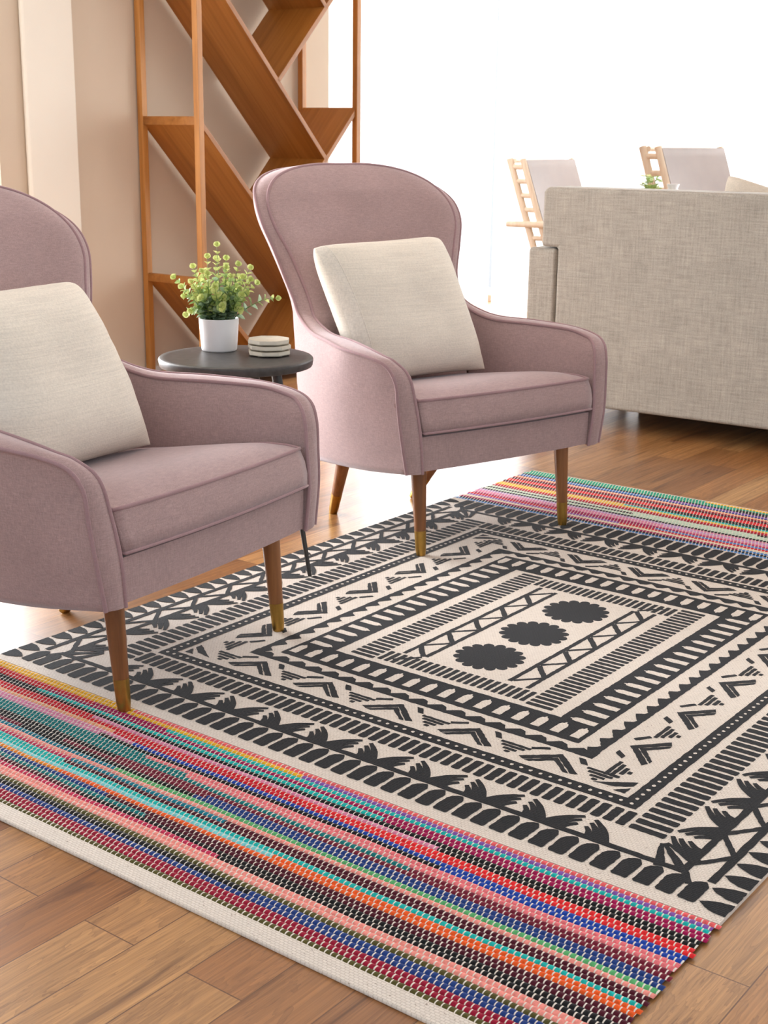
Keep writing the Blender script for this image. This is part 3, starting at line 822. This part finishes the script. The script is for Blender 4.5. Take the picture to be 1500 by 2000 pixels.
# ------------------------------------------------------------------ pillows on the armchairs
def pillow(name, label, cat, corners, thick, mat, edge_mat, loc, rotz, group=None, seam=True, pinch=0.04, flipn=False):
    TL, TR, BR, BL = [Vector(c) for c in corners]
    root = thing(name, label, cat, loc, rotz, group)
    nrm = (TR - TL).cross(BL - TL).normalized()
    if nrm.y < 0 and not flipn: nrm = -nrm
    N = 30; rnd = random.Random(len(label))
    def P(u, v):
        # u,v in -1..1; edges drawn in between the corners
        k = 1 - (0 if (u > 0 and v > 0) else .05) * abs(u * v) ** 6; uu = u * k * (1 - pinch * (1 - v * v)); vv = v * k * (1 - pinch * (1 - u * u))
        a = TL.lerp(TR, (uu + 1) / 2); c = BL.lerp(BR, (uu + 1) / 2); return a.lerp(c, (vv + 1) / 2)
    def T(u, v): 
        return thick / 2 * (max(0, 1 - abs(u) ** 3.0) * max(0, 1 - abs(v) ** 3.0)) ** 0.5
    m = MB(); side = []
    for sgn in (1, -1):
        rows = []
        for i in range(N + 1):
            u = math.sin(PI / 2 * (2 * i / N - 1)); row = []
            for j in range(N + 1):
                v = math.sin(PI / 2 * (2 * j / N - 1)); p = P(u, v)
                wr = (0.006 * noise.noise(p * 9) + 0.0025 * noise.noise(p * 24)) * (1 if sgn > 0 else 0.3) * min(1, T(u, v) / 0.02)
                row.append(p + nrm * (sgn * T(u, v) + wr))
            rows.append(row)
        m.grid(rows, flip=sgn < 0)
    ob = m.build('pillow_cover', mat, root, weld=True, fixn=True)
    if seam:
        s = MB()
        for us in (-0.86,):
            pts = []
            for j in range(N + 1):
                v = -0.97 + 1.94 * j / N; p = P(us, v); pts.append(p + nrm * (T(us, v) + 0.0008))
            s.tube(pts, 0.0019, 6)
            rows = []
            for k in range(7):
                u = us - (us + 0.985) * k / 6
                rows.append([P(u, -0.97 + 1.94 * j / N) + nrm * (T(u, -0.97 + 1.94 * j / N) + 0.0012) for j in range(N + 1)])
            s.grid(rows)
        e = s.build('lit_side_strip', edge_mat, ob); e['label'] = 'nubby strip along the pillow side, its brighter light put into the colour'
    return root
def IM(p): return (-p[0], p[1], p[2])          # picture-right is local -x on the armchairs
pillow('throw_pillow', 'cream square throw pillow on the left foreground armchair', 'pillow',
       [IM(p) for p in ((-.345, -.455, .80), (.150, -.47, .80), (.192, -.300, .430), (-.30, -.275, .432))], 0.20, CREAM, CREAM_EDGE, (P1[0], P1[1], RUGZ - .010), R1, 'cream pillows on the armchairs', seam=False)
pillow('throw_pillow', 'cream square throw pillow on the armchair right of the side table', 'pillow',
       [IM(p) for p in ((-.335, -.450, .812), (.168, -.485, .822), (.207, -.300, .432), (-.275, -.275, .434))], 0.19, CREAM, CREAM_EDGE, (P2[0], P2[1], RUGZ), R2, 'cream pillows on the armchairs')

# ------------------------------------------------------------------ side table, pot plant, coasters
TC = Vector((-0.386, 3.5, 0)); TZ = 0.567
st_ = thing('side_table', 'small round dark side table between the two mauve armchairs', 'table', TC)
b = MB(); R = .199
b.lathe([(0.0001, TZ - .021), (R - .006, TZ - .023), (R - .0035, TZ - .022), (R - .002, TZ - .019), (R, TZ - .006), (R - .001, TZ - .0025), (R - .004, TZ), (R * .9, TZ), (R * .5, TZ), (0.0001, TZ)], 72)
b.build('table_top', SLATE, st_)
for an in (-27, 213, 74):
    a = math.radians(an); d = Vector((math.cos(a), math.sin(a), 0)); L = MB()
    L.tube([d * .118 + Vector((0, 0, TZ - .02)), d * .168 + Vector((0, 0, TZ * .5)), d * .218 + Vector((0, 0, 0.0068 if an == -27 else 0.001))], [.0135, .0092, .005], 16)
    L.build('leg', DARKMETAL, st_)
PC = Vector((-0.441, 3.60, TZ))
pl_ = thing('potted_plant', 'leafy green plant in a white cylindrical pot on the round side table', 'plant', PC)
b = MB(); hp = .086
b.lathe([(0.0001, 0), (.0435, 0), (.0462, .002), (.0470, .006), (.0525, hp - .002), (.0522, hp), (.0505, hp), (.0495, hp - .004), (.047, hp - .014), (0.0001, hp - .014)], 56)
b.build('pot', CERAMIC, pl_)
b = MB(); b.lathe([(.0468, hp - .0135), (.03, hp - .009), (0.0001, hp - .006)], 24); b.build('soil', SOIL, pl_)
rp = random.Random(12)
def leaf(mb, p, d, up, size, mi):
    d = d.normalized(); side = d.cross(up); side = side.normalized() if side.length > 1e-4 else Vector((1, 0, 0)); n = side.cross(d)
    L = size; prof = ((0, .06), (.18, .62), (.42, .98), (.66, .95), (.86, .62), (1.0, .12)); rows = []
    for f, w in prof:
        c = p + d * (L * f) + n * (-0.18 * L * f * f); h = w * L * 0.46
        rows.append([c - side * h + n * h * .35, c, c + side * h + n * h * .35])
    mb.grid(rows, mi)
def sprig(base, tip, bow, nl, size, tone):
    mb = MB(); base = Vector(base); tip = Vector(tip); mid = (base + tip) / 2 + Vector(bow); pts = []
    for i in range(13):
        f = i / 12; pts.append(base * (1 - f) ** 2 + mid * 2 * f * (1 - f) + tip * f * f)
    mb.tube(pts, [.0016 - .0010 * i / 12 for i in range(13)], 6, 3)
    roll_ = rp.uniform(0, PI)
    for k in range(nl):
        f = .12 + .88 * k / (nl - 1); i = min(11, int(f * 12)); p = pts[i].lerp(pts[i + 1], f * 12 - i); tg = (pts[i + 1] - pts[i]).normalized()
        ref = Vector((0, 0, 1)) if abs(tg.z) < .9 else Vector((1, 0, 0)); a = tg.cross(ref).normalized(); c = tg.cross(a)
        an = roll_ + k * PI / 2 + rp.uniform(-.3, .3)
        for sg in (0, PI):
            d = a * math.cos(an + sg) + c * math.sin(an + sg) + tg * (.55 + .5 * f) + Vector((rp.uniform(-.2, .2), rp.uniform(-.2, .2), rp.uniform(-.1, .25)))
            sz = size * lerp(1.15, .52, f) * rp.uniform(.85, 1.15)
            g = f + rp.uniform(-.25, .25) + tone; mi = 0 if g > .62 else 1 if g > .28 else 2
            leaf(mb, p, d, tg, sz, mi)
    leaf(mb, tip, tg + Vector((.3, 0, 0)), Vector((0, 1, 0)), size * .6, 0); leaf(mb, tip, tg + Vector((-.3, .1, 0)), Vector((0, -1, .1)), size * .6, 0)
    return mb.build('sprig', [LEAF_A, LEAF_B, LEAF_C, STEM], pl_)
TIPS = [(.000, -.01, .270), (.022, .00, .235), (-.028, .01, .238), (-.060, -.02, .215), (.055, -.02, .222), (.082, .00, .212), (-.112, .00, .186), (-.088, -.03, .165), (.095, .02, .172), (.150, -.01, .140),
        (-.085, .01, .140), (-.060, -.05, .180), (.040, -.06, .195), (.000, -.07, .170), (-.035, -.065, .145), (.066, -.055, .150), (.018, -.075, .120), (-.062, -.05, .112), (.060, -.05, .115), (-.01, .05, .23), (.05, .06, .18), (-.05, .06, .18), (.025, -.03, .215), (-.035, -.035, .205), (-.078, -.02, .100), (.03, -.04, .16), (-.02, -.05, .20), (.085, -.03, .185)]
for k in range(16):
    a = rp.uniform(0, 2 * PI); r = rp.uniform(.03, .075); TIPS.append((r * math.cos(a), r * math.sin(a) * .8 - .01, rp.uniform(.105, .19)))
for i, (x, y, z) in enumerate(TIPS):
    a = math.atan2(y, x) + rp.uniform(-.4, .4); r0 = rp.uniform(.006, .032); h = z
    lo = h < .15
    sprig((r0 * math.cos(a), r0 * math.sin(a), hp - .012), (x, y, z), (x * (.0 if not lo else .1), y * .0, .012 if not lo else .035), rp.choice((8, 9, 10)) if not lo else 7, .0250 if not lo else .0265, rp.uniform(-.2, .12) if not lo else rp.uniform(-.35, -.05))

CC = Vector((-0.303, 3.528, TZ))
def coaster(z, rot, label, dx):
    b = MB(); R = .0565; n = 8; prof = ((R * .86, 0.0022), (R * .97, 0.0022), (R, .004), (R, .0095), (R * .985, .0105), (R * .90, .0105), (R * .86, .0088), (0.0005, .0085))
    rows = [[(r * math.cos(2 * PI * (k + .5) / n), r * math.sin(2 * PI * (k + .5) / n), h) for k in range(n)] for r, h in ((0.0005, .0022),) + prof]
    b.grid(rows, closed_v=True, smooth=False)
    o = thing('coaster', label, 'coaster', CC + Vector((dx, 0, z * 1.35)), rot, 'octagonal stone coasters'); o.scale = (1, 1, 1.35)
    b.build('coaster_plate', STONE, o, bevel=.0008)
    for k in range(4):
        a = PI / 4 + k * PI / 2; f = MB(); f.lathe([(0.0001, 0), (.005, 0), (.005, .0025)], 10, (R * .66 * math.cos(a), R * .66 * math.sin(a), 0)); f.build('foot', STONE, o)
    return o
coaster(0.0, .15, 'cream octagonal coaster lowest of the stack on the round table', 0)
coaster(.0107, .3, 'cream octagonal coaster in the middle of the stack on the round table', .001)
coaster(.0214, .05, 'cream octagonal coaster on top of the stack on the round table', -.001)

# ------------------------------------------------------------------ shelf unit (local x: depth from wall to room, y: along the wall)
SH_S, SH_T = -2.7005, 1.666
sh = thing('shelf_unit', 'tall open wooden shelf unit with zigzag diagonal boards against the wall', 'shelf', RM(SH_S, SH_T), TH)
SW, SD, PO = 1.06, .34, .030
H = 2.32
for (x, y) in ((0, 0), (-SD, 0), (0, SW), (-SD, SW)):
    b = MB(); b.box((x - PO / 2, y - PO / 2, 0), (x + PO / 2, y + PO / 2, H)); b.build('post', TEAK_Z, sh, bevel=.002)
def board(y0, z0, y1, z1, th=.022):
    d = Vector((0, y1 - y0, z1 - z0)); L = d.length; b = MB()
    b.box((-SD + .004, 0, -th / 2), (.006, L, th / 2))
    o = b.build('shelf_board', TEAK, sh, bevel=.0015)
    o.location = (0, y0, z0); o.rotation_euler = (math.atan2(d.z, d.y), 0, 0); return o
UV = .83
for zk in (3.0 - .0, 2.51, 1.84, 1.17, .50):
    if zk > H:                                  # starts on the top rail
        y0 = zk - H; board(y0, H - .02, UV, zk - UV)
        if zk > 2.6: continue
    elif zk == .50: board(.0, zk, .44, .06)
    else: board(.0, zk, UV, zk - UV)
    if zk > .6: board(UV, zk - UV, SW, zk - UV + (SW - UV))
    if zk > .6:
        um = (2 * UV - .67) / 2
        z_lo = zk - UV - (UV - um)
        if z_lo > .06: board(UV, zk - UV, um, z_lo)
        else: board(UV, zk - UV, UV - (zk - UV - .06), .06)
for y, z0 in ((0, 1.84), (0, 1.17), (0, .50)):
    b = MB(); b.box((-SD + PO / 2, y - .012, z0 - .018), (-PO / 2, y + .012, z0 + .018)); b.build('rail', TEAK, sh, bevel=.002)
for z in (.06, H - .02):
    b = MB(); b.box((-SD, -.012, z - .012), (0, SW + .012, z + .012)); b.build('shelf_board', TEAK, sh, bevel=.002)

# ------------------------------------------------------------------ sofa (seen from behind)
SA = math.radians(-34.48)
so = thing('sofa', 'beige linen sofa seen from behind at the right', 'sofa', (0.864, 5.309, 0), SA)
L0, L1 = -.372, 1.72
def rbox(name, lo, hi, r, mat, parent, segs=4):
    b = MB(); b.box(lo, hi); return b.build(name, mat, parent, bevel=r, segs=segs)
# back: wide above the arms, narrower between them (a T seen from behind)
b = MB(); xa, xb = L0 + .060, L1 - .060; xi, xj = L0 + .132, L1 - .132
poly = [(xi, .09), (xj, .09), (xj, .705), (xb, .705), (xb, .915), (xb - .012, .935), (xa + .012, .935), (xa, .915), (xa, .705), (xi, .705)]
n = len(poly); v = [(x, 0, z) for x, z in poly] + [(x, .19, z) for x, z in poly]
b.add(v, [tuple(range(n)), tuple(range(n, 2 * n))[::-1]] + [(i, n + i, n + (i + 1) % n, (i + 1) % n) for i in range(n)], 0, False)
b.build('backrest', LINEN, so, bevel=.016, segs=4, fixn=True)
for x0 in (L0, L1 - .128):
    rbox('armrest', (x0, .003, .09), (x0 + .128, .92, .70), .018, LINEN, so)
rbox('seat_base', (L0 + .13, .18, .10), (L1 - .13, .90, .30), .012, LINEN, so)
rbox('sofa_light_block', (L0 + .32, .44, .0), (L1 - .2, .80, .11), .006, RUBBER, so)  # black box added under the sofa to block light and darken the gap
for k in range(2):
    w = (L1 - L0 - .264) / 2; x0 = L0 + .132 + k * w
    rbox('seat_cushion', (x0 + .004, .20, .30), (x0 + w - .004, .93, .46), .035, LINEN, so)
for x in (L0 + .06, L1 - .06):
    for y in (.06, .86):
        b = MB(); b.lathe([(0.0001, 0), (.016, 0), (.022, .095), (.0001, .095)], 16, (x, y, 0)); b.build('leg', RUBBER, so)
ca, sa = math.cos(SA), math.sin(SA)
def SO(x, y, z): return Vector((0.864 + ca * x - sa * y, 5.309 + sa * x + ca * y, z))
# cushion leaning on the sofa's back, one corner up
pillow('sofa_cushion', 'pale beige cushion whose corner shows above the sofa back', 'cushion',
       [(.325, .265, 1.0), (.80, .30, .87), (.72, .42, .48), (.25, .38, .60)], .15, LINEN_PALE, LINEN_PALE, (0.864, 5.309, 0), SA, None, seam=False)

# ------------------------------------------------------------------ leather chairs behind the sofa
def lounge(label, loc, rotz, sc):
    ch = thing('leather_chair', label, 'chair', loc, rotz, 'leather and wood armchairs behind the sofa')
    ch.scale = (sc, sc, sc)
    hw = .30
    def back(z): return -.20 - (z - .38) * .36
    for sg in (-1, 1):
        for k, off in enumerate((0, -.088)):
            b = MB(); z0 = .34 if k == 0 else 0.0
            b.tube([(sg * hw, back(z0) + off, z0), (sg * hw, back(1.0) + off, 1.0)], .020, 12); b.build('back_post', PALEWOOD, ch)
        for i in range(8):
            z = .955 - i * .079; b = MB(); b.tube([(sg * hw, back(z), z), (sg * hw, back(z) - .088, z)], .0145, 8); b.build('rung', PALEWOOD, ch)
        b = MB(); b.tube([(sg * (hw + .025), -.50, .635), (sg * (hw + .025), -.2, .640), (sg * (hw + .025), .26, .66)], [.017, .02, .018], 12); b.build('arm', PALEWOOD, ch)
        b = MB(); b.tube([(sg * (hw + .015), .25, 0), (sg * (hw + .022), .22, .655)], [.014, .018], 12); b.build('leg', PALEWOOD, ch)
        b = MB(); b.tube([(sg * hw, -.30, .36), (sg * hw, .24, .40)], .017, 12); b.build('side_rail', PALEWOOD, ch)
    b = MB(); b.tube([(-hw, back(.99) - .06, .99), (hw, back(.99) - .06, .99)], .014, 10); b.build('top_bar', PALEWOOD, ch)
    b = MB(); b.tube([(-hw, .235, .385), (hw, .235, .385)], .014, 10); b.build('front_bar', PALEWOOD, ch)
    m = MB(); rows = []
    for i in range(15):
        z = .40 + .595 * i / 14
        sag = -.025 * math.sin(PI * i / 14); row = []
        for k in range(13):
            x = -hw - .004 + (2 * hw + .008) * k / 12; row.append((x, back(z) + .022 + sag * (1 - (x / hw) ** 2), z))
        rows.append(row)
    back_rows = [[(x, y - .026, z) for x, y, z in r] for r in rows]
    m.grid(rows + back_rows[::-1], closed_u=True)
    for k in (0, -1): m.grid([[r[k] for r in rows], [r[k] for r in back_rows]])
    m.build('leather_back', LEATHER, ch, fixn=True)
    m = MB(); rows = []
    for i in range(13):
        y = -.26 + .50 * i / 12; row = []
        for k in range(13):
            x = -hw + 2 * hw * k / 12; row.append((x, y, .365 + .035 * i / 12 + .02 - .02 * math.sin(PI * i / 12) * (1 - (x / hw) ** 2)))
        rows.append(row)
    low = [[(x, y, z - .022) for x, y, z in r] for r in rows]
    m.grid(rows + low[::-1], closed_u=True)
    for k in (0, -1): m.grid([[r[k] for r in rows], [r[k] for r in low]])
    m.build('leather_seat', LEATHER, ch, fixn=True)
    return ch
LG1 = lounge('leather chair with pale wooden ladder frame behind the sofa corner', (1.29, 8.08, 0), math.radians(-34) - PI / 2, 1.0)
LG2 = dup(LG1, (1.97, 7.35, 0), math.radians(-42) - PI / 2, 'brown leather chair with pale wooden frame beside the vase and sofa cushion', 'leather and wood armchairs behind the sofa')
LG2.scale = (1.08, 1.08, 1.08)
VX, VY = 1.285, 6.62
tb = thing('console_table', 'small round pale table behind the sofa under the white vase', 'table', (VX, VY, 0))
b = MB(); b.lathe([(0.0001, .76), (.17, .76), (.175, .77), (.17, .78), (0.0001, .78)], 40); b.build('table_top', PALEWOOD, tb)
b = MB(); b.lathe([(.13, 0), (.13, .015), (.02, .03), (.02, .76)], 24); b.build('pedestal', PALEWOOD, tb)
va = thing('flower_vase', 'white round vase behind the sofa beside the green sprigs', 'vase', (VX + .062, VY + .02, .78))
b = MB(); b.lathe([(0.0001, 0), (.03, 0), (.052, .035), (.055, .06), (.04, .095), (.022, .115), (.03, .135), (.026, .135), (.02, .115), (0.0001, .06)], 32); b.build('vase_body', CERAMIC, va)
gp = thing('small_plant', 'small green plant in a white cup behind the sofa beside the leather chair', 'plant', (VX - .05, VY - .02, .78))
b = MB(); b.lathe([(0.0001, 0), (.032, 0), (.038, .075), (.034, .075), (0.0001, .06)], 28); b.build('pot', CERAMIC, gp)
b = MB()
for i in range(80):
    a = rp.uniform(0, 2 * PI); r = rp.uniform(.0, .040); p = Vector((r * math.cos(a), r * math.sin(a), .075 + rp.uniform(.0, .095)))
    leaf(b, p, Vector((math.cos(a), math.sin(a), rp.uniform(-.1, .9))), Vector((0, 0, 1)), .028, rp.choice((0, 1, 1)))
for i in range(8):
    a = i * PI / 4; b.tube([(0, 0, .05), (.03 * math.cos(a), .03 * math.sin(a), .15)], .0012, 5, 2)
b.build('foliage', [LEAF_A, LEAF_B, STEM], gp)
